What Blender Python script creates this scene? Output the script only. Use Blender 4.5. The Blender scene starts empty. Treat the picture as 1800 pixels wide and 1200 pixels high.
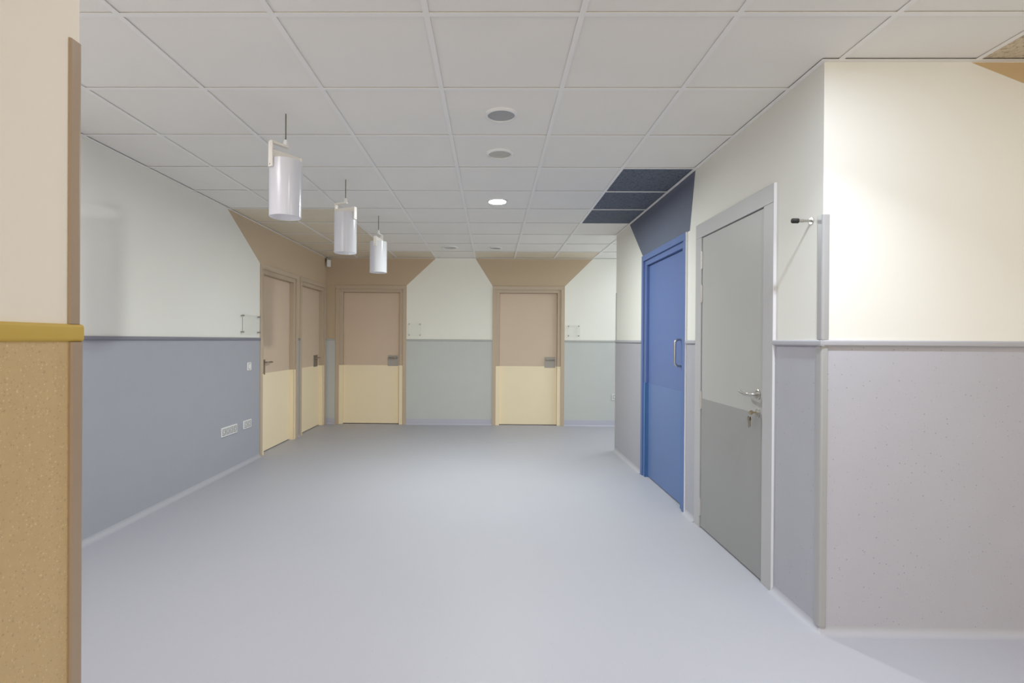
import bpy, bmesh, math
from mathutils import Vector, Matrix

S = bpy.context.scene
COL = S.collection
PI = math.pi

# ------------------------------------------------------------------ key sizes (metres)
CAM_H = 1.2995
XL, XR, YB = -2.554, 1.4767, 8.03          # far left wall, right wall, back wall
YN, YF = 2.363, 6.26                        # near and far end of the right wall
XW, YW = -0.797, 1.0                        # foreground wall on the left: face and end
ZC = 2.5535                                 # ceiling grid underside
ZT = 2.76                                   # top of the walls / slab
XE, YS = 4.6, -4.0                          # outer limits of the lobby
GX, GY = -0.261, 2.0239                     # ceiling grid origin
RAIL0, RAIL1 = 1.284, 1.311                 # dado rail
DTOP = 2.13                                 # top of door frames
SPLIT = 0.905                               # colour change on the doors

# ------------------------------------------------------------------ camera
cam = bpy.data.cameras.new('camera')
cam.sensor_width = 36.0
cam.sensor_fit = 'HORIZONTAL'
cam.lens = 921.51 / 1800 * 36
cam.shift_x = (900 - 852.92) / 1800
cam.shift_y = 0.72 / 1800
cam.clip_start = 0.02
camo = bpy.data.objects.new('camera', cam)
COL.objects.link(camo)
yaw, pitch, roll = 0.0126, -0.0030, 0.0067
fwd = Vector((-math.sin(yaw) * math.cos(pitch), math.cos(yaw) * math.cos(pitch), math.sin(pitch)))
rgt = Vector((math.cos(yaw), math.sin(yaw), 0))
upv = rgt.cross(fwd)
r2 = math.cos(roll) * rgt + math.sin(roll) * upv
u2 = -math.sin(roll) * rgt + math.cos(roll) * upv
camo.matrix_world = Matrix(((r2.x, u2.x, -fwd.x, 0), (r2.y, u2.y, -fwd.y, 0), (r2.z, u2.z, -fwd.z, CAM_H), (0, 0, 0, 1)))
S.camera = camo

# ------------------------------------------------------------------ world, lights, exposure
w = bpy.data.worlds.new('world')
w.use_nodes = True
w.node_tree.nodes['Background'].inputs[0].default_value = (0.02, 0.02, 0.022, 1)
w.node_tree.nodes['Background'].inputs[1].default_value = 1.0
S.world = w


def area(name, loc, size, watt, col=(1, 1, 1), size_y=None, spread=180, aim=None):
    l = bpy.data.lights.new(name, 'AREA')
    l.energy = watt
    l.color = col
    l.size = size
    l.spread = math.radians(spread)
    if size_y:
        l.shape = 'RECTANGLE'
        l.size_y = size_y
    else:
        l.shape = 'DISK'
    o = bpy.data.objects.new(name, l)
    COL.objects.link(o)
    o.location = loc
    if aim:
        o.rotation_euler = (Vector(aim) - Vector(loc)).to_track_quat('-Z', 'Y').to_euler()
    return o


WARM = (1.0, 0.86, 0.68)
NEUT = (1.0, 0.965, 0.91)
COOL = (0.95, 0.97, 1.0)
area('corner_downlight_beam', (1.239, 1.724, ZC - 0.012), 0.10, 9.4, (0.84, 0.91, 1.0), spread=112)
area('corner_downlight_glow', (1.239, 1.724, ZC - 0.014), 0.10, 9.9, (0.80, 0.89, 1.0))
area('hall_fill', (0.04, 1.724, ZC - 0.012), 0.14, 5.6, (0.97, 0.98, 1.0))  # unseen fill added to brighten the near hall
area('bay_fill', (-1.75, 1.75, ZC - 0.012), 0.6, 20, (0.99, 0.97, 1.0), 0.6)  # unseen fill panel added over the left bay
area('side_lobby_fill', (2.439, 1.124, ZC - 0.012), 0.14, 3.2, (1.0, 0.88, 0.70))  # unseen fill added to brighten the right part of the facing wall
# unseen added fills: behind the viewer, and at the end of the far side passage
area('rear_fill', (1.5, -3.9, 1.35), 4.4, 78, (1.0, 0.92, 0.73), 2.1, aim=(1.5, 0, 1.35))
area('passage_downlight_lamp', (2.439, 7.124, ZC - 0.012), 0.14, 8, (0.90, 0.95, 1.0))
area('passage_fill', (4.5, 7.1, 1.5), 1.5, 29, (0.81, 0.90, 1.0), 1.8, aim=(0, 7.1, 1.5))

S.view_settings.view_transform = 'Standard'
S.view_settings.look = 'None'
S.view_settings.gamma = 1.0
S.view_settings.use_curve_mapping = False
S.view_settings.exposure = 0.10
S.cycles.max_bounces = 14
S.cycles.diffuse_bounces = 10
S.cycles.use_denoising = True


# ------------------------------------------------------------------ materials
def srgb(r, g, b):
    f = lambda c: (c / 255) / 12.92 if c / 255 <= 0.04045 else ((c / 255 + 0.055) / 1.055) ** 2.4
    return (f(r), f(g), f(b))


def mat(name, col, rough=0.6, metal=0.0, spec=0.4, noise=0.0, nscale=2.0, bump=0.0, bscale=300.0, specks=None, fleck=None):
    """Principled material; noise varies the colour softly, specks = (scale, radius, share, colour) sprinkles flecks."""
    m = bpy.data.materials.new(name)
    m.use_nodes = True
    nt = m.node_tree
    N, Lk = nt.nodes, nt.links
    p = N['Principled BSDF']
    p.inputs['Roughness'].default_value = rough
    p.inputs['Metallic'].default_value = metal
    p.inputs['Specular IOR Level'].default_value = spec
    p.inputs['Base Color'].default_value = (*col, 1)
    geo = N.new('ShaderNodeNewGeometry')
    out = None
    if noise:
        n = N.new('ShaderNodeTexNoise')
        n.inputs['Scale'].default_value = nscale
        n.inputs['Detail'].default_value = 4
        Lk.new(geo.outputs['Position'], n.inputs['Vector'])
        r = N.new('ShaderNodeMapRange')
        r.inputs['From Min'].default_value = 0.3
        r.inputs['From Max'].default_value = 0.7
        r.inputs['To Min'].default_value = 1 - noise
        r.inputs['To Max'].default_value = 1 + noise
        Lk.new(n.outputs['Fac'], r.inputs['Value'])
        mx = N.new('ShaderNodeVectorMath')
        mx.operation = 'SCALE'
        mx.inputs[0].default_value = col
        Lk.new(r.outputs['Result'], mx.inputs['Scale'])
        out = mx.outputs['Vector']
    for sp in (specks or []):
        sc, rad, share, scol = sp
        v = N.new('ShaderNodeTexVoronoi')
        v.inputs['Scale'].default_value = sc
        Lk.new(geo.outputs['Position'], v.inputs['Vector'])
        a = N.new('ShaderNodeMath'); a.operation = 'LESS_THAN'; a.inputs[1].default_value = rad
        Lk.new(v.outputs['Distance'], a.inputs[0])
        sx = N.new('ShaderNodeSeparateColor')
        Lk.new(v.outputs['Color'], sx.inputs[0])
        b = N.new('ShaderNodeMath'); b.operation = 'LESS_THAN'; b.inputs[1].default_value = share
        Lk.new(sx.outputs[0], b.inputs[0])
        c = N.new('ShaderNodeMath'); c.operation = 'MULTIPLY'
        Lk.new(a.outputs[0], c.inputs[0]); Lk.new(b.outputs[0], c.inputs[1])
        mix = N.new('ShaderNodeMix'); mix.data_type = 'RGBA'
        Lk.new(c.outputs[0], mix.inputs['Factor'])
        if out is not None:
            Lk.new(out, mix.inputs[6])
        else:
            mix.inputs[6].default_value = (*col, 1)
        mix.inputs[7].default_value = (*scol, 1)
        out = mix.outputs[2]
    if fleck:                                        # fine two-tone flecks: (scale, low, high, dark, light)
        fs_, lo, hi, dk, lt = fleck
        n = N.new('ShaderNodeTexNoise'); n.inputs['Scale'].default_value = fs_; n.inputs['Detail'].default_value = 1
        Lk.new(geo.outputs['Position'], n.inputs['Vector'])
        for op, lim, cc in (('LESS_THAN', lo, dk), ('GREATER_THAN', hi, lt)):
            a = N.new('ShaderNodeMath'); a.operation = op; a.inputs[1].default_value = lim
            Lk.new(n.outputs['Fac'], a.inputs[0])
            mix = N.new('ShaderNodeMix'); mix.data_type = 'RGBA'
            Lk.new(a.outputs[0], mix.inputs['Factor'])
            if out is not None:
                Lk.new(out, mix.inputs[6])
            else:
                mix.inputs[6].default_value = (*col, 1)
            mix.inputs[7].default_value = (*cc, 1)
            out = mix.outputs[2]
    if out is not None:
        Lk.new(out, p.inputs['Base Color'])
    if bump:
        n2 = N.new('ShaderNodeTexNoise')
        n2.inputs['Scale'].default_value = bscale
        n2.inputs['Detail'].default_value = 3
        Lk.new(geo.outputs['Position'], n2.inputs['Vector'])
        bp = N.new('ShaderNodeBump')
        bp.inputs['Strength'].default_value = bump
        bp.inputs['Distance'].default_value = 0.002
        Lk.new(n2.outputs['Fac'], bp.inputs['Height'])
        Lk.new(bp.outputs['Normal'], p.inputs['Normal'])
    return m


def k(c, f):
    return tuple(x * f for x in c)


M = {}
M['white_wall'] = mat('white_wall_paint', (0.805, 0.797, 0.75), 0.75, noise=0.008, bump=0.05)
M['right_wall'] = mat('dimmed_white_wall_paint', (0.745, 0.74, 0.695), 0.75, noise=0.008, bump=0.05)  # same white paint, darkened to hold back the corner lamp's light
M['lit_wall'] = mat('lit_white_wall_paint', (0.82, 0.81, 0.775), 0.75, noise=0.008, bump=0.05)  # same white paint with the lamp's brightness put into the colour
M['far_wall'] = mat('brightened_white_wall_paint', (0.87, 0.865, 0.80), 0.75, noise=0.008, bump=0.05)  # white paint lightened to make up for weak light at the back
M['warmed_wall'] = mat('warmed_wall_paint', (0.855, 0.79, 0.70), 0.75, noise=0.008, bump=0.05)  # warm bounced light put into the wall colour
M['brown_paint'] = mat('brown_wall_paint', (0.56, 0.445, 0.315), 0.75, noise=0.008)
M['ochre_paint'] = mat('ochre_wall_paint', (0.58, 0.43, 0.25), 0.75)
M['dark_paint'] = mat('dark_slate_wall_paint', (0.135, 0.154, 0.216), 0.7)
VG = (0.40, 0.40, 0.45)
M['vinyl_grey'] = mat('grey_wall_vinyl', VG, 0.5, noise=0.012, nscale=6, specks=[(38, 0.10, 0.3, k(VG, 0.62)), (55, 0.09, 0.15, k(VG, 1.25))])
VN = (0.465, 0.465, 0.53)
M['vinyl_near'] = mat('lit_grey_wall_vinyl', VN, 0.5, noise=0.012, nscale=6, specks=[(38, 0.10, 0.5, k(VN, 0.6)), (70, 0.13, 0.4, k(VN, 0.75)), (55, 0.09, 0.2, k(VN, 1.25))])  # same grey vinyl, lightened for the lamp light on this wall
VL = (0.385, 0.395, 0.45)
M['vinyl_left'] = mat('blue_grey_wall_vinyl', VL, 0.5, noise=0.012, nscale=6, specks=[(38, 0.08, 0.2, k(VL, 0.8))])
VB = (0.555, 0.575, 0.562)
M['vinyl_back'] = mat('green_grey_wall_vinyl', VB, 0.55, noise=0.012, nscale=6)
VO = (0.585, 0.425, 0.225)
M['vinyl_ochre'] = mat('speckled_ochre_vinyl', VO, 0.5, noise=0.03, nscale=60,
                       fleck=(170, 0.33, 0.68, k(VO, 0.80), (0.70, 0.54, 0.32)))
VF = (0.435, 0.437, 0.487)
M['floor'] = mat('grey_floor_vinyl', VF, 0.5, spec=0.25, noise=0.012, nscale=1.2, specks=[(45, 0.09, 0.2, k(VF, 0.8)), (60, 0.09, 0.2, k(VF, 1.18))])
M['cove'] = mat('coved_skirting_vinyl', (0.435, 0.437, 0.487), 0.45, spec=0.3)
M['base_back'] = mat('lilac_skirting_vinyl', (0.50, 0.505, 0.59), 0.4)
M['rail_grey'] = mat('grey_rail_plastic', (0.42, 0.42, 0.465), 0.5, spec=0.3)
M['rail_left'] = mat('slate_rail_plastic', (0.235, 0.235, 0.275), 0.6, spec=0.2)
M['rail_back'] = mat('green_grey_rail_plastic', (0.47, 0.48, 0.46), 0.5)
M['rail_ochre'] = mat('mustard_rail_plastic', (0.56, 0.385, 0.085), 0.5, spec=0.3)
M['guard_grey'] = mat('grey_guard_plastic', (0.38, 0.38, 0.39), 0.35)
M['guard_brown'] = mat('brown_guard_plastic', (0.38, 0.285, 0.205), 0.35)
M['door_brown'] = mat('brown_door_laminate', (0.653, 0.519, 0.403), 0.5, noise=0.01)
M['casing_brown'] = mat('brown_casing_laminate', (0.533, 0.428, 0.320), 0.5, noise=0.01)
M['door_yellow'] = mat('pale_yellow_laminate', (0.907, 0.781, 0.562), 0.5, noise=0.01)
M['door_blue'] = mat('blue_door_laminate', (0.110, 0.169, 0.377), 0.42, noise=0.01)
M['door_blue_low'] = mat('dull_blue_laminate', (0.118, 0.19, 0.395), 0.42, noise=0.01)
M['guard_blue'] = mat('strong_blue_jamb_cover', (0.075, 0.18, 0.40), 0.4)
M['door_grey'] = mat('grey_door_laminate', (0.42, 0.42, 0.415), 0.45, noise=0.01)
M['door_grey_low'] = mat('dark_grey_laminate', (0.297, 0.297, 0.297), 0.45, noise=0.01)
M['frame_grey'] = mat('grey_door_frame_paint', (0.453, 0.448, 0.464), 0.45)
M['tile'] = mat('white_ceiling_tile', (0.84, 0.822, 0.785), 0.85, spec=0.2, noise=0.012, nscale=3, bump=0.08, bscale=400)
M['bar'] = mat('white_ceiling_bar', (0.86, 0.85, 0.835), 0.5, spec=0.3)
M['bar_grey'] = mat('grey_ceiling_bar', (0.55, 0.56, 0.58), 0.5, spec=0.3)
M['tile_beige'] = mat('beige_ceiling_tile', (0.72, 0.65, 0.52), 0.85, spec=0.2, noise=0.02, nscale=12)
M['plenum'] = mat('dark_plenum', (0.05, 0.05, 0.05), 0.9)
M['white_plastic'] = mat('white_plastic', (0.80, 0.80, 0.80), 0.4)
M['white_metal'] = mat('white_enamelled_metal', (0.80, 0.77, 0.72), 0.4)
M['grey_line'] = mat('dark_grey_socket_gap', (0.16, 0.16, 0.17), 0.5)
M['cord'] = mat('olive_braided_cord', (0.16, 0.15, 0.09), 0.7)
M['steel'] = mat('brushed_steel', (0.55, 0.54, 0.52), 0.28, metal=1.0)
M['plate_steel'] = mat('grey_satin_plate', (0.40, 0.375, 0.345), 0.5, metal=0.35)
M['lever_steel'] = mat('dark_satin_steel', (0.42, 0.39, 0.35), 0.3, metal=1.0)
M['hinge_steel'] = mat('satin_hinge_steel', (0.62, 0.61, 0.60), 0.38, metal=0.7)
M['steel_dark'] = mat('dull_steel', (0.36, 0.34, 0.31), 0.35, metal=1.0)
M['brass'] = mat('worn_brass', (0.50, 0.42, 0.28), 0.3, metal=1.0)
M['rubber'] = mat('black_rubber', (0.015, 0.015, 0.015), 0.6)
M['glass_grey'] = mat('frosted_grey_lens', (0.36, 0.37, 0.39), 0.35)
M['lens_warm'] = mat('dim_reflector', (0.50, 0.49, 0.45), 0.3)
M['white_ring'] = mat('white_ring_enamel', (0.82, 0.82, 0.82), 0.35)
M['edge_white'] = mat('pale_casing_edge', (0.80, 0.80, 0.84), 0.5)  # pale strip along the near edge of two door frames


def textured_tile(name, base, dark, light):
    m = bpy.data.materials.new(name)
    m.use_nodes = True
    N, Lk = m.node_tree.nodes, m.node_tree.links
    p = N['Principled BSDF']
    p.inputs['Roughness'].default_value = 0.9
    p.inputs['Specular IOR Level'].default_value = 0.15
    g = N.new('ShaderNodeNewGeometry')
    n1 = N.new('ShaderNodeTexNoise'); n1.inputs['Scale'].default_value = 45; n1.inputs['Detail'].default_value = 5; n1.inputs['Distortion'].default_value = 1.2
    Lk.new(g.outputs['Position'], n1.inputs['Vector'])
    rp = N.new('ShaderNodeValToRGB')
    e = rp.color_ramp.elements
    e[0].position = 0.36; e[0].color = (*dark, 1)
    e[1].position = 0.46; e[1].color = (*base, 1)
    x = e.new(0.72); x.color = (*light, 1)
    Lk.new(n1.outputs['Fac'], rp.inputs['Fac'])
    Lk.new(rp.outputs['Color'], p.inputs['Base Color'])
    b = N.new('ShaderNodeBump'); b.inputs['Strength'].default_value = 0.5; b.inputs['Distance'].default_value = 0.004
    Lk.new(n1.outputs['Fac'], b.inputs['Height']); Lk.new(b.outputs['Normal'], p.inputs['Normal'])
    return m


M['tile_dark'] = textured_tile('slate_fissured_tile', (0.145, 0.165, 0.205), (0.095, 0.11, 0.14), (0.175, 0.20, 0.24))
M['tile_tan'] = textured_tile('tan_fissured_tile', (0.66, 0.56, 0.42), (0.45, 0.37, 0.26), (0.72, 0.62, 0.48))


def frosted():
    m = bpy.data.materials.new('frosted_white_acrylic')
    m.use_nodes = True
    N, Lk = m.node_tree.nodes, m.node_tree.links
    p = N['Principled BSDF']
    p.inputs['Base Color'].default_value = (0.86, 0.86, 0.89, 1)
    p.inputs['Roughness'].default_value = 0.18
    p.inputs['Specular IOR Level'].default_value = 0.6
    t = N.new('ShaderNodeBsdfTranslucent'); t.inputs['Color'].default_value = (0.92, 0.92, 0.95, 1)
    mx = N.new('ShaderNodeMixShader'); mx.inputs[0].default_value = 0.5
    Lk.new(p.outputs[0], mx.inputs[1]); Lk.new(t.outputs[0], mx.inputs[2])
    Lk.new(mx.outputs[0], N['Material Output'].inputs['Surface'])
    return m


M['frosted'] = frosted()


def clear_acrylic():
    m = bpy.data.materials.new('clear_acrylic')
    m.use_nodes = True
    N, Lk = m.node_tree.nodes, m.node_tree.links
    t = N.new('ShaderNodeBsdfTransparent'); t.inputs['Color'].default_value = (0.992, 0.995, 0.992, 1)
    gl = N.new('ShaderNodeBsdfGlossy'); gl.inputs['Roughness'].default_value = 0.04
    fr = N.new('ShaderNodeFresnel'); fr.inputs['IOR'].default_value = 1.3
    mx = N.new('ShaderNodeMixShader')
    ge = N.new('ShaderNodeNewGeometry')
    fm = N.new('ShaderNodeMath'); fm.operation = 'SUBTRACT'; fm.inputs[0].default_value = 1.0
    Lk.new(ge.outputs['Backfacing'], fm.inputs[1])
    fx = N.new('ShaderNodeMath'); fx.operation = 'MULTIPLY'
    Lk.new(fm.outputs[0], fx.inputs[0]); Lk.new(fr.outputs[0], fx.inputs[1])
    Lk.new(fx.outputs[0], mx.inputs[0]); Lk.new(t.outputs[0], mx.inputs[1]); Lk.new(gl.outputs[0], mx.inputs[2])
    Lk.new(mx.outputs[0], N['Material Output'].inputs['Surface'])
    return m


M['acrylic'] = clear_acrylic()
M['acrylic_edge'] = mat('sawn_acrylic_edge', (0.36, 0.375, 0.36), 0.4)


def emitter(name, col, strength):
    m = bpy.data.materials.new(name)
    m.use_nodes = True
    p = m.node_tree.nodes['Principled BSDF']
    p.inputs['Base Color'].default_value = (0.8, 0.8, 0.8, 1)
    p.inputs['Emission Color'].default_value = (*col, 1)
    p.inputs['Emission Strength'].default_value = strength
    return m


M['lit'] = emitter('lit_lamp_diffuser', (0.93, 1.0, 0.95), 1020)

# ------------------------------------------------------------------ mesh helpers


def box(bm, a, b, mi=0, bevel=0.0):
    x0, x1 = sorted((a[0], b[0])); y0, y1 = sorted((a[1], b[1])); z0, z1 = sorted((a[2], b[2]))
    v = [bm.verts.new(c) for c in ((x0, y0, z0), (x1, y0, z0), (x1, y1, z0), (x0, y1, z0), (x0, y0, z1), (x1, y0, z1), (x1, y1, z1), (x0, y1, z1))]
    fs = [bm.faces.new([v[i] for i in q]) for q in ((0, 3, 2, 1), (4, 5, 6, 7), (0, 1, 5, 4), (1, 2, 6, 5), (2, 3, 7, 6), (3, 0, 4, 7))]
    for f in fs:
        f.material_index = mi
    if bevel:
        ed = list({e for f in fs for e in f.edges})
        r = bmesh.ops.bevel(bm, geom=ed, offset=bevel, segments=2, affect='EDGES', profile=0.5)
        for f in r['faces']:
            f.material_index = mi
            f.smooth = True
    return fs


def prism(bm, poly, axis, lo, hi, mi=0, smooth=False):
    """Extrude a closed 2D outline along an axis (0,1,2) from lo to hi; the outline gives the other two coordinates in order."""
    def pt(p, t):
        c = list(p)
        c.insert(axis, t)
        return c
    A = [bm.verts.new(pt(p, lo)) for p in poly]
    B = [bm.verts.new(pt(p, hi)) for p in poly]
    fs = [bm.faces.new(A), bm.faces.new(B)]
    n = len(poly)
    for i in range(n):
        f = bm.faces.new((A[i], A[(i + 1) % n], B[(i + 1) % n], B[i]))
        f.smooth = smooth
        fs.append(f)
    for f in fs:
        f.material_index = mi
    bmesh.ops.recalc_face_normals(bm, faces=fs)
    return fs


def tube(bm, pts, r, seg=12, mi=0, caps=True):
    """A round bar along a list of points; r may be one radius or one per point."""
    pts = [Vector(p) for p in pts]
    rr = r if isinstance(r, (list, tuple)) else [r] * len(pts)
    rings = []
    up = None
    for i, p in enumerate(pts):
        d = (pts[min(i + 1, len(pts) - 1)] - pts[max(i - 1, 0)]).normalized()
        if up is None:
            up = Vector((0, 0, 1)) if abs(d.z) < 0.9 else Vector((1, 0, 0))
        s = d.cross(up).normalized()
        up = s.cross(d).normalized()
        rings.append([bm.verts.new(p + rr[i] * (math.cos(2 * PI * j / seg) * s + math.sin(2 * PI * j / seg) * up)) for j in range(seg)])
    for a, b in zip(rings, rings[1:]):
        for j in range(seg):
            f = bm.faces.new((a[j], a[(j + 1) % seg], b[(j + 1) % seg], b[j]))
            f.smooth = True
            f.material_index = mi
    if caps:
        for q in (rings[0], list(reversed(rings[-1]))):
            f = bm.faces.new(q)
            f.material_index = mi
    return rings


def lathe(bm, prof, seg=40, centre=(0, 0, 0), closed=False, mi=0):
    """Turn an (r, z) outline about the vertical axis."""
    cx, cy, cz = centre
    rings = []
    for r, z in prof:
        if r < 1e-6:
            rings.append([bm.verts.new((cx, cy, cz + z))])
        else:
            rings.append([bm.verts.new((cx + r * math.cos(2 * PI * j / seg), cy + r * math.sin(2 * PI * j / seg), cz + z)) for j in range(seg)])
    pairs = list(zip(rings, rings[1:]))
    if closed:
        pairs.append((rings[-1], rings[0]))
    fs = []
    for a, b in pairs:
        for j in range(seg):
            j2 = (j + 1) % seg
            if len(a) == 1 and len(b) == 1:
                continue
            if len(a) == 1:
                f = bm.faces.new((a[0], b[j], b[j2]))
            elif len(b) == 1:
                f = bm.faces.new((a[j], b[0], a[j2]))
            else:
                f = bm.faces.new((a[j], b[j], b[j2], a[j2]))
            f.smooth = True
            f.material_index = mi
            fs.append(f)
    bmesh.ops.recalc_face_normals(bm, faces=fs)
    return fs


def obj(name, bm, mats, parent=None, smooth_angle=None):
    me = bpy.data.meshes.new(name)
    bm.normal_update()
    for e in bm.edges:                               # keep real corners crisp on smooth-shaded meshes
        if len(e.link_faces) == 2 and e.calc_face_angle(0) > math.radians(38):
            e.smooth = False
    bm.to_mesh(me)
    bm.free()
    for m in (mats if isinstance(mats, (list, tuple)) else [mats]):
        me.materials.append(M[m] if isinstance(m, str) else m)
    o = bpy.data.objects.new(name, me)
    COL.objects.link(o)
    if parent:
        o.parent = parent
    return o


def tag(o, label=None, cat=None, kind=None, group=None):
    if label: o['label'] = label
    if cat: o['category'] = cat
    if kind: o['kind'] = kind
    if group: o['group'] = group
    return o


def empty(name, loc=(0, 0, 0), rz=0.0):
    o = bpy.data.objects.new(name, None)
    COL.objects.link(o)
    o.empty_display_size = 0.1
    o.location = loc
    o.rotation_euler = (0, 0, rz)
    return o


def NB():
    return bmesh.new()


# wall frames: local x runs along the wall, local y points INTO the wall, z up
def on_back(x): return (x, YB, 0), 0.0
def on_left(y): return (XL, y, 0), PI / 2          # local x = world +y
def on_right(y): return (XR, y, 0), -PI / 2        # local x = world -y
def on_near(x): return (x, YN, 0), 0.0


# ------------------------------------------------------------------ doors' places: (u0, u1) outer frame along the wall
D1 = (5.735, 6.848)
D2 = (6.930, 8.005)
D3 = (-2.402, -1.310)
D4 = (0.008, 1.110)
DB = (3.990, 5.158)
DG = (2.750, 3.790)
INS = 0.05                                    # the wall opening is this much inside the outer frame


def spans(lo, hi, holes):
    out, a = [], lo
    for h0, h1 in sorted(holes):
        if h0 > a:
            out.append((a, h0))
        a = max(a, h1)
    if a < hi:
        out.append((a, hi))
    return out


def wall_with_doors(bm, put, lo, hi, doors):
    """put(u0, u1, z0, z1) adds a solid block of wall."""
    holes = [(d[0] + INS, d[1] - INS) for d in doors]
    for a, b in spans(lo, hi, holes):
        put(a, b, 0, ZT)
    for a, b in holes:
        put(a, b, DTOP - INS, ZT)


# ------------------------------------------------------------------ floor
bm = NB()
box(bm, (XL - 0.3, YS - 0.3, -0.12), (XE + 0.3, YB + 0.3, 0))
floor = tag(obj('floor', bm, 'floor'), 'pale grey speckled vinyl floor running through the whole hall', 'floor', 'structure')

# ------------------------------------------------------------------ walls
T = 0.16
bm = NB()
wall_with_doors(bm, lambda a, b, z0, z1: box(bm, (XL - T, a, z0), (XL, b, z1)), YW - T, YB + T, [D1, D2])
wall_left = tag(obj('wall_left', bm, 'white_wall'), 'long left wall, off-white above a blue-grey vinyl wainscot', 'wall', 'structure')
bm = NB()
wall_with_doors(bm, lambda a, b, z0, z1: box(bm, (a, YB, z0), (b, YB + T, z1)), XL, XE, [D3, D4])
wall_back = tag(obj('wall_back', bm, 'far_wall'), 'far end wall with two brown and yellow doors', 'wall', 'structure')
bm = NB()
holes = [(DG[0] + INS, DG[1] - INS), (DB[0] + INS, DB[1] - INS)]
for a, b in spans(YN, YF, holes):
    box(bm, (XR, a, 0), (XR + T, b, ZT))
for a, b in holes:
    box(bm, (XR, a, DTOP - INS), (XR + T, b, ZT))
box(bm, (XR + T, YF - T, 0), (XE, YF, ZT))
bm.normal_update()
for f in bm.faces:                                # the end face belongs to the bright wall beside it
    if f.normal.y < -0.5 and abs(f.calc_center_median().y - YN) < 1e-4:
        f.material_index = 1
wall_right = tag(obj('wall_right', bm, ['right_wall', 'lit_wall']), 'right wall holding the blue door and the grey door', 'wall', 'structure')
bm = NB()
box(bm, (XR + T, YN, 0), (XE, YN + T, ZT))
wall_near = tag(obj('wall_corridor', bm, 'lit_wall'), 'brightly lit wall facing the viewer beyond the corner on the right', 'wall', 'structure')
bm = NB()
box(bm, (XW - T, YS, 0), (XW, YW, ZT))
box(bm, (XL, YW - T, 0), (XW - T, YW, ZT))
wall_fore = tag(obj('wall_foreground', bm, 'warmed_wall'), 'warm-tinted wall end in the left foreground over an ochre wainscot', 'wall', 'structure')
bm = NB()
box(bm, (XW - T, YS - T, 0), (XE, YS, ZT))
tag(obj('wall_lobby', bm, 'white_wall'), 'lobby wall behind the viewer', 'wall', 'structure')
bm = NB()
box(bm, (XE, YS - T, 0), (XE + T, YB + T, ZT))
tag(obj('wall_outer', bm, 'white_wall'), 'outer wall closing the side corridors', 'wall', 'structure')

# wainscot sheets, painted areas
V = 0.003
cut = lambda lo, hi, ds: spans(lo, hi, ds)
for a, b in cut(YW, YB, [D1, D2]):
    bm = NB(); box(bm, (XL, a, 0.0), (XL + V, b, RAIL0)); obj('wainscot', bm, 'vinyl_left', wall_left)
for a, b in cut(XL + V, XE, [D3, D4]):
    bm = NB(); box(bm, (a, YB - V, 0.0), (b, YB, RAIL0)); obj('wainscot', bm, 'vinyl_back', wall_back)
for a, b in cut(YN, YF, [DG, DB]):
    bm = NB(); box(bm, (XR - V, a, 0.0), (XR, b, RAIL0)); obj('wainscot', bm, 'vinyl_grey', wall_right)
bm = NB(); box(bm, (XR - V, YN - V, 0.0), (XE, YN, RAIL0)); obj('wainscot', bm, 'vinyl_near', wall_near)
bm = NB(); box(bm, (XW, YS, 0.0), (XW + V, YW, 1.295)); obj('wainscot', bm, 'vinyl_ochre', wall_fore)

P = 0.0015


def band(parent, poly, plane, val, out, m):
    bm = NB()
    prism(bm, poly, plane, val, val + out, 0)
    obj('paint_band', bm, m, parent)


band(wall_left, [(5.022, 2.549), (YB, 2.549), (YB, RAIL1 - 0.01), (D2[1] - 0.02, RAIL1 - 0.01), (D2[1] - 0.02, DTOP - 0.02), (D2[0] + 0.02, DTOP - 0.02), (D2[0] + 0.02, RAIL1 - 0.01),
                 (D1[1] - 0.02, RAIL1 - 0.01), (D1[1] - 0.02, DTOP - 0.02), (D1[0] + 0.01, DTOP - 0.02), (D1[0], DTOP)], 0, XL, P, 'brown_paint')
band(wall_back, [(XL, 2.549), (-0.868, 2.549), (D3[1], DTOP + 0.005), (D3[1] - 0.02, DTOP - 0.02), (D3[0] + 0.02, DTOP - 0.02), (D3[0] + 0.02, RAIL1 - 0.01), (XL, RAIL1 - 0.01)], 1, YB, -P, 'brown_paint')
band(wall_back, [(-0.258, 2.549), (1.534, 2.549), (D4[1], DTOP), (D4[0], DTOP)], 1, YB, -P, 'brown_paint')
band(wall_right, [(3.846, 2.549), (5.655, 2.549), (DB[1], DTOP), (DB[0] - 0.045, DTOP)], 0, XR, -P, 'dark_paint')
band(wall_near, [(2.126, 2.549), (3.15, 2.14), (4.3, 2.14), (4.3, 2.549)], 1, YN, -P, 'ochre_paint')


# ------------------------------------------------------------------ dado rails (rounded profile)
def half_round(h0, h1, out, n=6):
    """Outline (outward distance, z) of a rounded rail."""
    r = min(out, (h1 - h0) / 2, 0.007)
    pts = [(0, h0)]
    for i in range(n + 1):
        a = -PI / 2 + (PI / 2) * i / n
        pts.append((out - r + r * math.cos(a), h0 + r + r * math.sin(a)))
    for i in range(n + 1):
        a = (PI / 2) * i / n
        pts.append((out - r + r * math.cos(a), h1 - r + r * math.sin(a)))
    pts.append((0, h1))
    return pts


OUT = 0.016
prof = half_round(RAIL0, RAIL1, OUT)
n_trim = [0]


def trim_name():
    n_trim[0] += 1
    return 'trim_%d' % n_trim[0]


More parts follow.
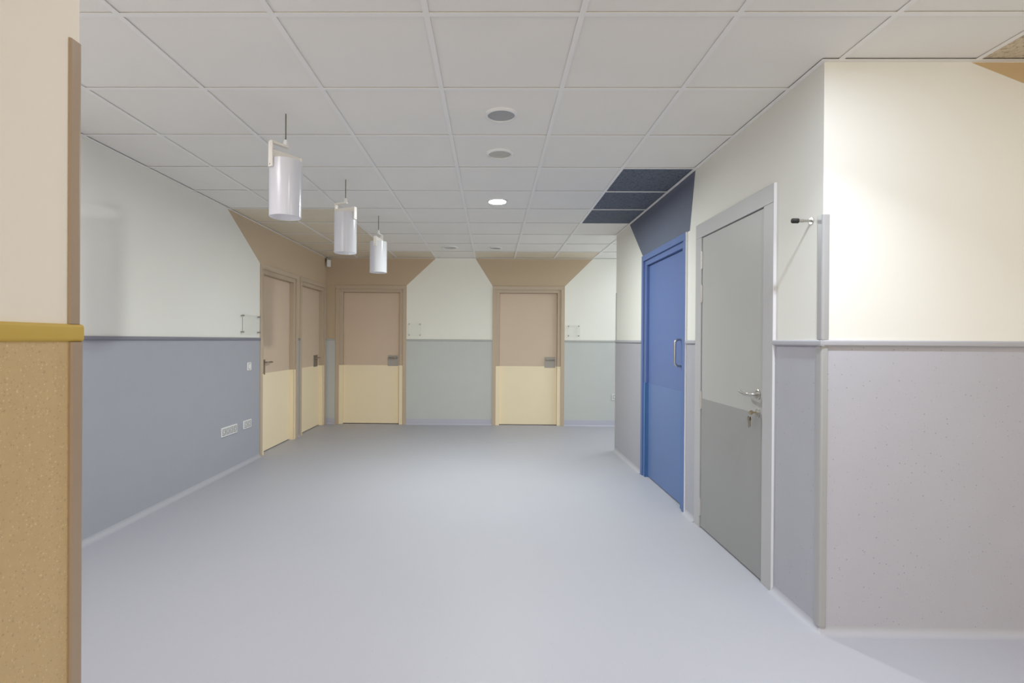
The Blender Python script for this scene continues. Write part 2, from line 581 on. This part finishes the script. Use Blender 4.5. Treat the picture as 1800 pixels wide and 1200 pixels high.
for i, (a, b) in enumerate(cut(YW, YB, [D1, D2])):
    bm = NB(); prism(bm, [(XL + o, z) for o, z in prof], 1, a, b, smooth=True)
    tag(obj(trim_name(), bm, 'rail_left'), ['slate dado rail along the left wall up to the first brown door', 'stub of slate dado rail between the two brown doors of the left wall', 'stub of slate dado rail in the far left corner'][min(i, 2)], 'dado rail', 'structure')
for i, (a, b) in enumerate(cut(XL, XE, [D3, D4])):
    bm = NB(); prism(bm, [(YB - o, z) for o, z in prof], 0, a, b, smooth=True)
    tag(obj(trim_name(), bm, 'rail_back'), ['stub of dado rail at the left end of the far wall', 'dado rail between the two doors of the far wall', 'dado rail right of the second door of the far wall'][i], 'dado rail', 'structure')
for i, (a, b) in enumerate(cut(YN - OUT + 0.001, YF, [DG, DB])):
    bm = NB(); prism(bm, [(XR - o, z) for o, z in prof], 1, a, b, smooth=True)
    tag(obj(trim_name(), bm, 'rail_grey'), ['grey dado rail between the grey door and the near corner', 'short grey dado rail between grey door and blue door', 'grey dado rail beyond the blue door'][i], 'dado rail', 'structure')
bm = NB(); prism(bm, [(YN - o, z) for o, z in prof], 0, XR - OUT + 0.001, XE, smooth=True)
tag(obj(trim_name(), bm, 'rail_grey'), 'grey dado rail on the bright wall facing the viewer', 'dado rail', 'structure')
bm = NB(); prism(bm, [(XW + o, z) for o, z in half_round(1.291, 1.325, 0.008)], 1, YS, YW + 0.0045, smooth=True)
tag(obj(trim_name(), bm, 'rail_ochre'), 'mustard dado rail on the warm-tinted foreground wall', 'dado rail', 'structure')


# ------------------------------------------------------------------ corner guards: rounded L profile, outline (x, y)
def guard(cx, cy, sx, sy, leg, t, z0, z1, m, label, leg2=None, slant=0.0):
    """Corner of the wall at (cx, cy); the wall lies towards (-sx, -sy); guard wraps the outside."""
    leg2 = leg2 or leg
    bm = NB()
    out = [(-leg, 0), (-leg, t * 0.55), (-leg + 0.003, t)]
    r = 0.009
    for i in range(7):
        a = PI / 2 - (PI / 2) * i / 6
        out.append((t - r + r * math.cos(a), t - r + r * math.sin(a)))
    out += [(t, -leg2 + 0.003), (t * 0.55, -leg2), (0, -leg2), (0, 0)]
    prism(bm, [(cx + sx * a, cy + sy * b) for a, b in out], 2, z0, z1, smooth=False)
    return tag(obj(trim_name(), bm, m), label, 'corner guard', 'structure')


guard(XR, YN, -1, -1, 0.028, 0.0045, RAIL1 + 0.003, 1.872, 'guard_grey', 'upper grey corner guard standing on the rail at the near right corner', 0.034)
guard(XR - V, YN - V, -1, -1, 0.026, 0.0055, 0.03, RAIL0, 'guard_grey', 'lower grey corner guard below the rail at the near right corner', 0.034)
guard(XR, YF, -1, 1, 0.03, 0.005, RAIL1, 1.872, 'guard_grey', 'upper grey corner guard at the far corner beyond the blue door')
guard(XR - V, YF, -1, 1, 0.03, 0.005, 0.03, RAIL0, 'guard_grey', 'lower grey corner guard at the far corner beyond the blue door')
guard(XW, YW, 1, 1, 0.02, 0.0045, 1.325, 1.862, 'guard_brown', 'upper brown corner guard on the foreground wall end', 0.026)
guard(XW + V, YW, 1, 1, 0.02, 0.006, 0.0, 1.291, 'guard_brown', 'lower brown corner guard beside the ochre wainscot', 0.026)


# ------------------------------------------------------------------ coved skirtings
def cove(h, n=6):
    pts = [(0, 0), (h, 0)]
    for i in range(1, n):
        a = (PI / 2) * i / n
        pts.append((h - h * math.sin(a), h - h * math.cos(a)))
    pts += [(0, h)]
    return pts


def lift(pts, up):
    return [(o, z) for o, z in pts[:-1]] + [(0.0015, pts[-1][1]), (0.0015, up), (0, up)]


for nm, segs, place, m, label, pr in (
        ('baseboard_left', cut(YW, YB, [D1, D2]), lambda o, z: (XL + V + o, z), 'cove', 'pale coved vinyl skirting along the left wall', cove(0.035)),
        ('baseboard_right', cut(YN - V, YF, [DG, DB]), lambda o, z: (XR - V - o, z), 'cove', 'pale coved vinyl skirting along the right wall', cove(0.035))):
    root = tag(empty(nm), label, 'skirting', 'structure')
    for a, b in segs:
        bm = NB(); prism(bm, [place(o, z) for o, z in pr], 1, a, b, smooth=True)
        obj('skirting_strip', bm, m, root)
root = tag(empty('baseboard_back'), 'lilac coved skirting along the far wall', 'skirting', 'structure')
for a, b in cut(XL + V, XE, [D3, D4]):
    bm = NB(); prism(bm, [(YB - V - o, z) for o, z in lift(cove(0.022), 0.09)], 0, a, b, smooth=False)
    obj('skirting_strip', bm, 'base_back', root)
bm = NB(); prism(bm, [(YN - V - o, z) for o, z in cove(0.035)], 0, XR - V, XE, smooth=True)
pts = cove(0.035)[1:]
n = 10
rows = [[bm.verts.new((XR - V - o * math.cos(t), YN - V - o * math.sin(t), z)) for t in [PI / 2 * q / n for q in range(n + 1)]] for o, z in pts]
for ra, rb in zip(rows, rows[1:]):
    for q in range(n):
        f = bm.faces.new((ra[q], ra[q + 1], rb[q + 1], rb[q]))
        f.smooth = True
bmesh.ops.remove_doubles(bm, verts=[v for r_ in rows for v in r_], dist=1e-6)
tag(obj('baseboard_corridor', bm, 'cove'), 'coved skirting under the bright wall facing the viewer', 'skirting', 'structure')

# ------------------------------------------------------------------ ceiling: slab, tiles, bars
bm = NB()
box(bm, (XL - T, YS - T, ZT), (XE + T, YB + T, ZT + 0.1))
ceiling = tag(obj('ceiling', bm, 'plenum'), 'suspended ceiling of square white tiles in a metal grid', 'ceiling', 'structure')

TZ = ZC + 0.005
G = 0.004
xs = [GX + 0.6 * i for i in range(-4, 9)]
ys = [GY + 0.6 * j for j in range(-11, 11)]
tile_cache = {}


def tile_poly(x0, x1, y0, y1):
    """Outline of one tile after the walls have cut it, or None."""
    x0 += G; x1 -= G; y0 += G; y1 -= G
    wl, wr = XL + 0.0195, XR - 0.0195
    if x1 <= XL or x0 >= XE or y0 >= YB or y1 <= YS:
        return None
    x0, x1 = max(x0, wl), min(x1, XE)
    y0, y1 = max(y0, YS), min(y1, YB - 0.0195)
    if x0 < XW and y0 < YW:                      # foreground wall block
        if x1 <= XW:
            y0 = YW
        else:
            x0 = XW
    if x1 > XR:
        a, b = YN - 0.0195, YF + 0.0195
        if x0 < XR:
            if y0 < a < y1:
                return [(x0, y0), (x1, y0), (x1, a), (wr, a), (wr, y1), (x0, y1)]
            if y0 < b < y1:
                return [(x0, y0), (wr, y0), (wr, b), (x1, b), (x1, y1), (x0, y1)]
            if y0 >= a and y1 <= b:
                x1 = wr
        else:
            if y0 < a < y1: y1 = a
            elif y0 < b < y1: y0 = b
            elif y0 >= a and y1 <= b: return None
    if x1 - x0 < 0.01 or y1 - y0 < 0.01:
        return None
    return [(x0, y0), (x1, y0), (x1, y1), (x0, y1)]


for j in range(len(ys)):
    for i in range(-1, len(xs)):
        x0 = xs[0] - 0.6 if i < 0 else xs[i]
        y0 = ys[j]
        pl = tile_poly(x0, x0 + 0.6, y0, y0 + 0.6)
        if not pl:
            continue
        row = round((y0 - GY) / 0.6)
        colm = round((x0 - GX) / 0.6)
        m = 'tile'
        if colm == 2 and row in (3, 4, 5): m = 'tile_dark'
        elif x0 < -1.9 and row >= 5 and row <= 9: m = 'tile_beige'
        elif colm == -4: m = 'tile_beige' if row >= 5 else 'tile'
        elif row == 9 and (colm <= -2 or 0 <= colm <= 2): m = 'tile_beige'
        elif colm >= 4 and row == 0: m = 'tile_tan'
        cx, cy = pl[0]
        key = (m,) + tuple((round(a - cx, 4), round(b - cy, 4)) for a, b in pl)
        if key not in tile_cache:
            bm = NB()
            prism(bm, [(a - cx, b - cy) for a, b in pl], 2, 0, 0.015)
            me = bpy.data.meshes.new('ceiling_tile')
            bm.to_mesh(me); bm.free()
            me.materials.append(M[m])
            tile_cache[key] = me
        o = bpy.data.objects.new('ceiling_tile', tile_cache[key])
        COL.objects.link(o)
        o.location = (cx, cy, TZ)
        o.parent = ceiling
        if m == 'tile_dark': o['label'] = 'slate blue fissured ceiling tile'
        if m in ('tile_beige', 'tile_tan'): o['label'] = 'beige ceiling tile'

HB = 0.012


def tee(a, b, axis, m='bar'):
    """A T bar between two points on one grid line: flange and web."""
    bm = NB()
    c = a[0] if axis == 1 else a[1]
    lo, hi = (a[1], b[1]) if axis == 1 else (a[0], b[0])
    pr = [(c - HB, ZC), (c + HB, ZC), (c + HB, ZC + 0.002), (c + 0.001, ZC + 0.002), (c + 0.001, ZC + 0.035), (c - 0.001, ZC + 0.035), (c - 0.001, ZC + 0.002), (c - HB, ZC + 0.002)]
    prism(bm, pr, axis, lo, hi)
    return obj('ceiling_bar', bm, m, ceiling)


for x in xs:                                     # main runners along the hall
    if x >= XE: continue
    if x < XW: segs = [(YW, YB)]
    elif x < XR: segs = [(YS, YB)]
    else: segs = [(YS, YN), (YF, YB)]
    for a, b in segs:
        tee((x, a), (x, b), 1)
for y in ys:                                     # cross bars between the runners
    if not (YS < y < YB - 0.05): continue
    for i in range(-1, len(xs)):
        a = xs[0] - 0.6 if i < 0 else xs[i]
        b = a + 0.6
        a, b = max(a, XL), min(b, XE)
        if y < YW: a = max(a, XW)
        if YN < y < YF: b = min(b, XR)
        if b - a < 0.03: continue
        if a + HB < b - HB:
            tee((a + (HB if a > XL else 0), y), (b - HB, y), 0)


def angle(x0, y0, x1, y1):
    bm = NB(); box(bm, (x0, y0, ZC - 0.002), (x1, y1, ZC)); obj('wall_angle', bm, 'bar', ceiling)


WA = 0.022
angle(XL, YW, XL + WA, YB)
angle(XL, YB - WA, XE, YB)
angle(XR - WA, YN - WA, XR, YF + WA)
angle(XR, YN - WA, XE, YN)
angle(XR, YF, XE, YF + WA)
angle(XW, YS, XW + WA, YW)


# ------------------------------------------------------------------ doors
def make_door(name, label, place, width, recess, c, leaf_gap=0.11, guard=True, cs=0.055, slack=0.0025):
    """c = (casing, jamb, leaf, kick, jamb_cover). Local x along the wall centred, y into the wall."""
    loc, rz = place
    root = tag(empty(name, loc, rz), label, 'door', 'structure')
    h = width / 2
    pr = 0.015
    for s in (-1, 1):
        bm = NB(); box(bm, (s * h, -pr, 0), (s * (h - cs), 0, DTOP - cs), bevel=0.0025); obj('casing', bm, c[0], root)
    bm = NB(); box(bm, (-h, -pr, DTOP - cs), (h, 0, DTOP), bevel=0.0025); obj('casing', bm, c[0], root)
    j1 = h - leaf_gap + slack
    jt = DTOP - 0.105 + slack
    jf = 0.003 if cs < 0.08 else 0.0005          # front of the jamb lining
    for s in (-1, 1):
        bm = NB()
        box(bm, (s * (h - INS - 0.001), jf, 0), (s * j1, 0.15, jt), bevel=0.002)
        st = s * (j1 - 0.016)
        box(bm, (s * j1, recess + 0.042, 0), (st, recess + 0.07, jt))
        obj('jamb', bm, c[1], root)
        if guard:
            bm = NB()
            box(bm, (s * (h - cs + 0.001), -0.003, 0), (s * (j1 - 0.0022), 0.003, SPLIT), bevel=0.0015)
            box(bm, (s * (j1 + 0.001), -0.002, 0), (s * (j1 - 0.0022), recess - 0.001 if recess > 0.01 else 0.0, SPLIT))
            obj('jamb_cover', bm, c[4], root)
    bm = NB()
    box(bm, (-(h - INS - 0.001), jf, jt), (h - INS - 0.001, 0.15, DTOP - INS + 0.001), bevel=0.002)
    box(bm, (-j1, recess + 0.042, jt - 0.016), (j1, recess + 0.07, jt))
    obj('jamb', bm, c[1], root)
    lw = h - leaf_gap
    lt = DTOP - 0.105
    bm = NB(); box(bm, (-lw, recess, 0.009), (lw, recess + 0.04, lt), bevel=0.0015)
    leaf = obj('door_leaf', bm, c[2], root)
    bm = NB(); box(bm, (-lw + 0.001, recess - 0.0018, 0.01), (lw - 0.001, recess, SPLIT), bevel=0.0006)
    obj('kick_panel', bm, c[3], leaf)
    return root, leaf, lw


def plate_handle(leaf, x, z, wd, ht, recess, dirn, lever_len, m='steel_dark', zl=None):
    """A rectangular escutcheon with a return lever."""
    bm = NB(); box(bm, (x - wd / 2, recess - 0.007, z - ht / 2), (x + wd / 2, recess - 0.0015, z + ht / 2), bevel=0.0015)
    pl = obj('handle_plate', bm, m, leaf)
    zl = zl or z + ht * 0.27
    bm = NB()
    x0 = x - dirn * (lever_len / 2 if wd > 0.1 else 0.0)
    x1 = x0 + dirn * lever_len
    y0, y1 = recess - 0.006, recess - 0.052
    q = 0.014
    tube(bm, [(x0, y0, zl), (x0, y1 + q, zl), (x0 + dirn * q * 0.3, y1 + q * 0.3, zl), (x0 + dirn * q, y1, zl), (x1 - dirn * q, y1, zl), (x1 - dirn * q * 0.3, y1 + q * 0.3, zl), (x1, y1 + q, zl), (x1, recess - 0.022, zl)], 0.0095, 12)
    obj('lever', bm, 'lever_steel', pl)


BY = ('casing_brown', 'casing_brown', 'door_brown', 'door_yellow', 'door_yellow')
RL, RB = 0.06, 0.05
d, leaf, lw = make_door('door_1', 'brown and pale yellow door in the left wall, the nearer one beside the light switch', on_left(sum(D1) / 2), D1[1] - D1[0], RL, BY)
plate_handle(leaf, -lw + 0.135, 0.975, 0.05, 0.175, RL, 1, 0.125, zl=1.03)
d, leaf, lw = make_door('door_2', 'brown and pale yellow door in the left wall, right in the far corner', on_left(sum(D2) / 2), D2[1] - D2[0], RL, BY)
plate_handle(leaf, lw - 0.16, 0.978, 0.165, 0.168, RL, 1, 0.13)
d, leaf, lw = make_door('door_3', 'brown and pale yellow door at the left end of the far wall', on_back(sum(D3) / 2), D3[1] - D3[0], RB, BY)
plate_handle(leaf, lw - 0.104, 0.978, 0.16, 0.165, RB, 1, 0.125, 'plate_steel')
d, leaf, lw = make_door('door_4', 'brown and pale yellow door in the middle of the far wall', on_back(sum(D4) / 2), D4[1] - D4[0], RB, BY)
plate_handle(leaf, lw - 0.105, 0.966, 0.165, 0.165, RB, 1, 0.125, 'plate_steel')

# blue sliding door
RBL = 0.03
d, leaf, lw = make_door('door_5', 'blue door with a steel pull handle in the right wall', on_right(sum(DB) / 2), DB[1] - DB[0], RBL,
                        ('door_blue', 'door_blue', 'door_blue', 'door_blue_low', 'guard_blue'), leaf_gap=0.115)
h = (DB[1] - DB[0]) / 2
bm = NB(); box(bm, (h, -0.014, 0.0), (h + 0.0035, 0.0, DTOP)); tag(obj('casing_edge', bm, 'edge_white', d), 'pale edge of the blue frame')
bm = NB()
hx, hy = lw - 0.085, RBL
q = 0.03
arc = lambda cx, cz, a0, a1: [(hx, cx - 0, cz) for _ in ()]
pts = [(hx, hy + 0.001, 1.315), (hx, hy - 0.02, 1.315)]
for i in range(1, 6):
    a = (PI / 2) * i / 5
    pts.append((hx, hy - 0.02 - q * math.sin(a), 1.315 - q + q * math.cos(a)))
for i in range(0, 5):
    a = (PI / 2) * i / 5
    pts.append((hx, hy - 0.02 - q * math.cos(a), 1.105 + q - q * math.sin(a)))
pts += [(hx, hy - 0.02, 1.105), (hx, hy + 0.001, 1.105)]
tube(bm, pts, 0.0095, 14)
obj('pull_handle', bm, 'steel', leaf)

# grey door, leaf flush with its frame, hinges on the far side
d, leaf, lw = make_door('door_6', 'two-tone grey door with keys in its lock in the right wall', on_right(sum(DG) / 2), DG[1] - DG[0], -0.007,
                        ('frame_grey', 'frame_grey', 'door_grey', 'door_grey_low', 'frame_grey'), leaf_gap=0.105, guard=False, cs=0.0995, slack=0.0055)
h = (DG[1] - DG[0]) / 2
bm = NB(); box(bm, (h, -0.014, 0.0), (h + 0.0035, 0.0, DTOP)); tag(obj('casing_edge', bm, 'edge_white', d), 'pale edge of the grey frame')
for zc in (1.870, 1.637, 0.892, 0.146):
    bm = NB()
    hx = -lw - 0.002
    tube(bm, [(hx, -0.012, zc - 0.062), (hx, -0.012, zc - 0.003)], 0.0075, 12)
    tube(bm, [(hx, -0.012, zc - 0.002), (hx, -0.012, zc + 0.062)], 0.0072, 12)
    box(bm, (hx - 0.012, -0.0095, zc - 0.055), (hx + 0.014, -0.0045, zc + 0.055))
    obj('hinge', bm, 'hinge_steel', leaf)
# lever on a round rose
hx, hz = lw - 0.052, 1.012
bm = NB()
tube(bm, [(hx, -0.004, hz), (hx, -0.011, hz), (hx, -0.013, hz)], [0.027, 0.027, 0.024], 28)
rose = obj('handle_rose', bm, 'steel', leaf)
bm = NB()
pts, rr = [(hx, -0.012, hz), (hx, -0.035, hz), (hx - 0.004, -0.047, hz), (hx - 0.016, -0.055, hz)], [0.0095] * 4
for i in range(1, 9):
    t = i / 8
    pts.append((hx - 0.016 - 0.108 * t, -0.055 + 0.010 * t * t * 0.4, hz - 0.004 * math.sin(PI * t) + 0.006 * t * t))
    rr.append(0.0095 - 0.002 * t)
tube(bm, pts, rr, 14)
obj('lever', bm, 'steel', rose)
cz = 0.908
bm = NB()
tube(bm, [(hx, -0.004, cz), (hx, -0.010, cz), (hx, -0.012, cz)], [0.026, 0.026, 0.022], 24)
tube(bm, [(hx, -0.012, cz + 0.004), (hx, -0.019, cz + 0.004)], 0.0085, 16)
obj('lock_rose', bm, 'steel', leaf)
lock_world = (XR - 0.019, sum(DG) / 2 - hx, cz + 0.004)

# keys in the lock
kx, ky, kz = lock_world
keys = tag(empty('door_keys', (kx, ky, kz)), 'bunch of brass keys hanging from the lock of the grey door', 'keys')
bm = NB()
box(bm, (-0.016, -0.0012, -0.004), (0.001, 0.0012, 0.004))
tube(bm, [(-0.026, -0.0014, 0.0), (-0.026, 0.0014, 0.0)], 0.0125, 20)
obj('key', bm, 'brass', keys)
bm = NB()
ring = []
for i in range(25):
    a = 2 * PI * i / 24
    ring.append((-0.033 + 0.003 * math.sin(a), 0.012 * math.sin(a), -0.012 + 0.013 * math.cos(a)))
tube(bm, ring, 0.0012, 8, caps=False)
obj('key_ring', bm, 'steel', keys)
bm = NB()
tube(bm, [(-0.036, 0.010, -0.034), (-0.033, 0.010, -0.034)], 0.0125, 20)
box(bm, (-0.0358, 0.006, -0.085), (-0.0332, 0.014, -0.044))
obj('key', bm, 'steel_dark', keys)
bm = NB()
tube(bm, [(-0.031, 0.002, -0.033), (-0.0285, 0.002, -0.033)], 0.0115, 20)
box(bm, (-0.0308, -0.002, -0.078), (-0.0287, 0.005, -0.043))
obj('key', bm, 'brass', keys)

# ------------------------------------------------------------------ pendant lamps


def pendant(loc, dirn, label):
    """dirn: unit (x, y) from the shade's centre to the end where the arm leaves the strap."""
    root = tag(empty('pendant_lamp', loc), label, 'pendant lamp', group='frosted pendant lamps')
    x, y, zc = loc
    base = -zc
    R, Z0, Z1 = 0.086, 1.980, 2.292
    bm = NB(); tube(bm, [(0, 0, 2.405 + base), (0, 0, 0.006)], 0.0033, 8); obj('cord', bm, 'cord', root)
    bm = NB()
    lathe(bm, [(R, Z0 + base), (R, Z1 + base), (R - 0.004, Z1 + base), (R - 0.004, Z0 + base)], 56, closed=True)
    obj('lamp_shade', bm, 'frosted', root)
    dx, dy = Vector(dirn).normalized()
    a = math.atan2(dy, dx)
    rot = Matrix.Rotation(a, 4, 'Z')

    def strap(o):
        o.rotation_euler = (0, 0, a)
        return o
    RS = R + 0.003
    bm = NB()
    box(bm, (-RS, -0.008, 2.298 + base), (RS, 0.008, 2.336 + base), bevel=0.001)
    for s in (-1, 1):
        box(bm, (s * RS, -0.017, 2.238 + base), (s * (RS + 0.010), 0.017, 2.336 + base if s < 0 else 2.376 + base), bevel=0.003)
    st = strap(obj('strap', bm, 'white_metal', root))
    for s in (-1, 1):
        bm = NB()
        tube(bm, [(s * (RS + 0.010), 0, 2.252 + base), (s * (RS + 0.0112), 0, 2.252 + base)], 0.0032, 10)
        obj('screw', bm, 'grey_line', st)
    bm = NB()
    box(bm, (-0.014, -0.013, 2.368 + base), (RS + 0.009, 0.013, 2.382 + base), bevel=0.003)
    strap(obj('arm', bm, 'white_metal', root))
    bm = NB()
    lathe(bm, [(0, 2.380 + base), (0.013, 2.380 + base), (0.013, 2.396 + base), (0.0095, 2.404 + base), (0.0095, 2.412 + base), (0, 2.412 + base)], 20)
    obj('cord_grip', bm, 'white_plastic', root)
    bm = NB()
    lathe(bm, [(0, 2.300 + base), (0.02, 2.300 + base), (0.02, 2.235 + base), (0.016, 2.228 + base), (0, 2.228 + base)], 20)
    obj('lamp_holder', bm, 'white_plastic', root)
    return root


pendant((-1.161, 2.924, ZC), (-0.54, -0.845), 'frosted white tube pendant, nearest and largest of the three')
pendant((-1.161, 4.124, ZC), (-0.914, 0.406), 'frosted white tube pendant, the middle one of the three')
pendant((-1.161, 5.324, ZC), (0.127, 0.992), 'frosted white tube pendant, farthest and smallest of the three')


# ------------------------------------------------------------------ recessed downlights
def downlight(x, y, kind, label, R=0.093):
    root = tag(empty('downlight', (x, y, ZC)), label, 'ceiling light', group='round recessed downlights')
    ri = R * 0.80
    bm = NB()
    lathe(bm, [(ri, 0.005), (ri, -0.003), (ri + 0.003, -0.007), (R - 0.004, -0.004), (R, 0.0), (R, 0.0056)], 48)
    obj('trim_ring', bm, 'white_ring', root)
    bm = NB()
    if kind == 'cone':
        lathe(bm, [(ri, -0.002), (ri * 0.92, 0.002), (ri * 0.6, 0.0045), (0, 0.005)], 48)
        obj('reflector', bm, 'lens_warm', root)
    else:
        lathe(bm, [(ri, -0.001), (ri * 0.7, -0.0025), (0, -0.003)], 48)
        obj('diffuser', bm, 'lit' if kind == 'lit' else 'glass_grey', root)
    return root


downlight(0.044, 2.927, 'grey', 'round unlit ceiling light with a grey lens, nearest the viewer')
downlight(0.046, 3.536, 'cone', 'round unlit ceiling light with a dim reflector, between the grey lens and the lit one')
downlight(0.042, 4.738, 'lit', 'round ceiling light glowing bright white, the only one switched on')
downlight(0.036, 7.134, 'grey', 'small unlit round ceiling light in front of the middle door of the far wall')
downlight(-0.578, 7.108, 'cone', 'small unlit round ceiling light with a wide white ring near the far wall', 0.11)


# ------------------------------------------------------------------ wall fittings
def mount(name, place, label, cat, group=None):
    loc, rz = place
    return tag(empty(name, loc, rz), label, cat, group=group)


def at_z(place, z):
    loc, rz = place
    return (loc[0], loc[1], z), rz


# light switch on the left wall
r = mount('light_switch', at_z(on_left(5.470), 1.010), 'white rocker switch on the blue-grey wainscot beside the near brown door', 'switch')
bm = NB(); box(bm, (-0.045, -0.013, -0.042), (0.045, -V, 0.042), bevel=0.003); obj('cover_plate', bm, 'white_plastic', r)
bm = NB(); box(bm, (-0.027, -0.0137, -0.030), (0.027, -0.012, 0.030)); obj('gap_line', bm, 'grey_line', r)
bm = NB(); box(bm, (-0.024, -0.018, -0.026), (0.026, -0.012, 0.026), bevel=0.0015); obj('rocker', bm, 'white_plastic', r)


def sockets(place, label, w_, h_, n):
    r = mount('socket_panel', place, label, 'socket')
    bm = NB(); box(bm, (-w_ / 2, -0.014, -h_ / 2), (w_ / 2, -V, h_ / 2), bevel=0.003); obj('cover_plate', bm, 'white_plastic', r)
    pitch = w_ / (n + 0.25)
    for i in range(n):
        x = (i - (n - 1) / 2) * pitch
        s = pitch * 0.40
        bm = NB()
        for a, b in (((x - s, -0.0150, -0.030), (x - s + 0.005, -0.0135, 0.030)), ((x + s - 0.005, -0.0150, -0.030), (x + s, -0.0135, 0.030)),
                     ((x - s, -0.0150, 0.025), (x + s, -0.0135, 0.030)), ((x - s, -0.0150, -0.030), (x + s, -0.0135, -0.025))):
            box(bm, a, b)
        ring_ = [(x + s * 0.62 * math.cos(2 * PI * t / 20), -0.0145, 0.019 * math.sin(2 * PI * t / 20)) for t in range(21)]
        tube(bm, ring_, 0.0016, 6, caps=False)
        so = obj('socket', bm, 'grey_line', r)
        bm = NB()
        for sz in (-0.009, 0.009):
            tube(bm, [(x, -0.0155, sz), (x, -0.0135, sz)], 0.003, 10)
        obj('pin_hole', bm, 'grey_line', so)
    return r


sockets(at_z(on_left(5.060), 0.408), 'white panel of four sockets low on the blue-grey wainscot', 0.305, 0.088, 4)
sockets(at_z(on_left(5.434), 0.411), 'white panel of two sockets low on the wainscot beside the near brown door', 0.178, 0.084, 2)
sockets(at_z(on_back(1.883), 0.447), 'white socket on the far wall partly hidden by the corner', 0.09, 0.095, 1)


def sign(place, w_, h_, label):
    r = mount('sign_holder', place, label, 'sign holder', 'clear acrylic sign holders')
    bm = NB()
    for f in box(bm, (-w_ / 2, -0.026, -h_ / 2), (w_ / 2, -0.020, h_ / 2)):
        f.normal_update()
        if abs(f.normal.y) < 0.5: f.material_index = 1       # sawn edges are dull
    obj('acrylic_pane', bm, ['acrylic', 'acrylic_edge'], r)
    for sx in (-1, 1):
        for sz in (-1, 1):
            x, z = sx * (w_ / 2 - 0.012), sz * (h_ / 2 - 0.012)
            bm = NB(); tube(bm, [(x, 0.0, z), (x, -0.0199, z)], 0.0065, 12)
            tube(bm, [(x, -0.0261, z), (x, -0.033, z)], 0.0085, 14)
            obj('standoff', bm, 'steel_dark', r)
    return r


sign(at_z(on_left(5.49), 1.452), 0.40, 0.19, 'wide clear acrylic sign holder on the left wall beside the near brown door')
sign(at_z(on_back(-1.182), 1.457), 0.19, 0.19, 'clear acrylic sign holder on the far wall right of the left-end door, catching a reflection')
sign(at_z(on_back(1.245), 1.451), 0.18, 0.17, 'clear acrylic sign holder on the far wall between the middle door and the corner')

# motion detector in the far left corner
r = tag(empty('motion_detector', (XL + 0.035, YB - 0.035, 2.46), PI / 4), 'small white motion detector high in the far left corner', 'detector')
bm = NB(); box(bm, (-0.03, -0.045, -0.055), (0.03, -0.008, 0.05), bevel=0.006); obj('housing', bm, 'white_plastic', r)
bm = NB(); box(bm, (-0.02, -0.047, -0.035), (0.02, -0.0445, 0.005), bevel=0.0008); obj('lens', bm, 'white_ring', r)
bm = NB(); box(bm, (-0.025, -0.010, 0.02), (0.025, 0.012, 0.075)); obj('bracket', bm, 'steel_dark', r)

# door stop on the right wall by the near corner
r = mount('door_stop', at_z(on_right(2.446), 1.862), 'steel door stop with black rubber tip high on the right wall near the corner guard', 'door stop')
bm = NB(); tube(bm, [(0, 0, 0), (0, -0.003, 0), (0, -0.004, 0)], [0.017, 0.017, 0.0155], 24); obj('flange', bm, 'steel', r)
bm = NB(); tube(bm, [(0, -0.004, 0), (0, -0.040, 0)], 0.0065, 16); tube(bm, [(0, -0.040, 0), (0, -0.062, 0)], 0.0085, 18); obj('rod', bm, 'steel', r)
bm = NB(); tube(bm, [(0, -0.062, 0), (0, -0.063, 0), (0, -0.088, 0), (0, -0.092, 0), (0, -0.093, 0)], [0.009, 0.0115, 0.0115, 0.0095, 0.006], 20); obj('rubber_tip', bm, 'rubber', r)
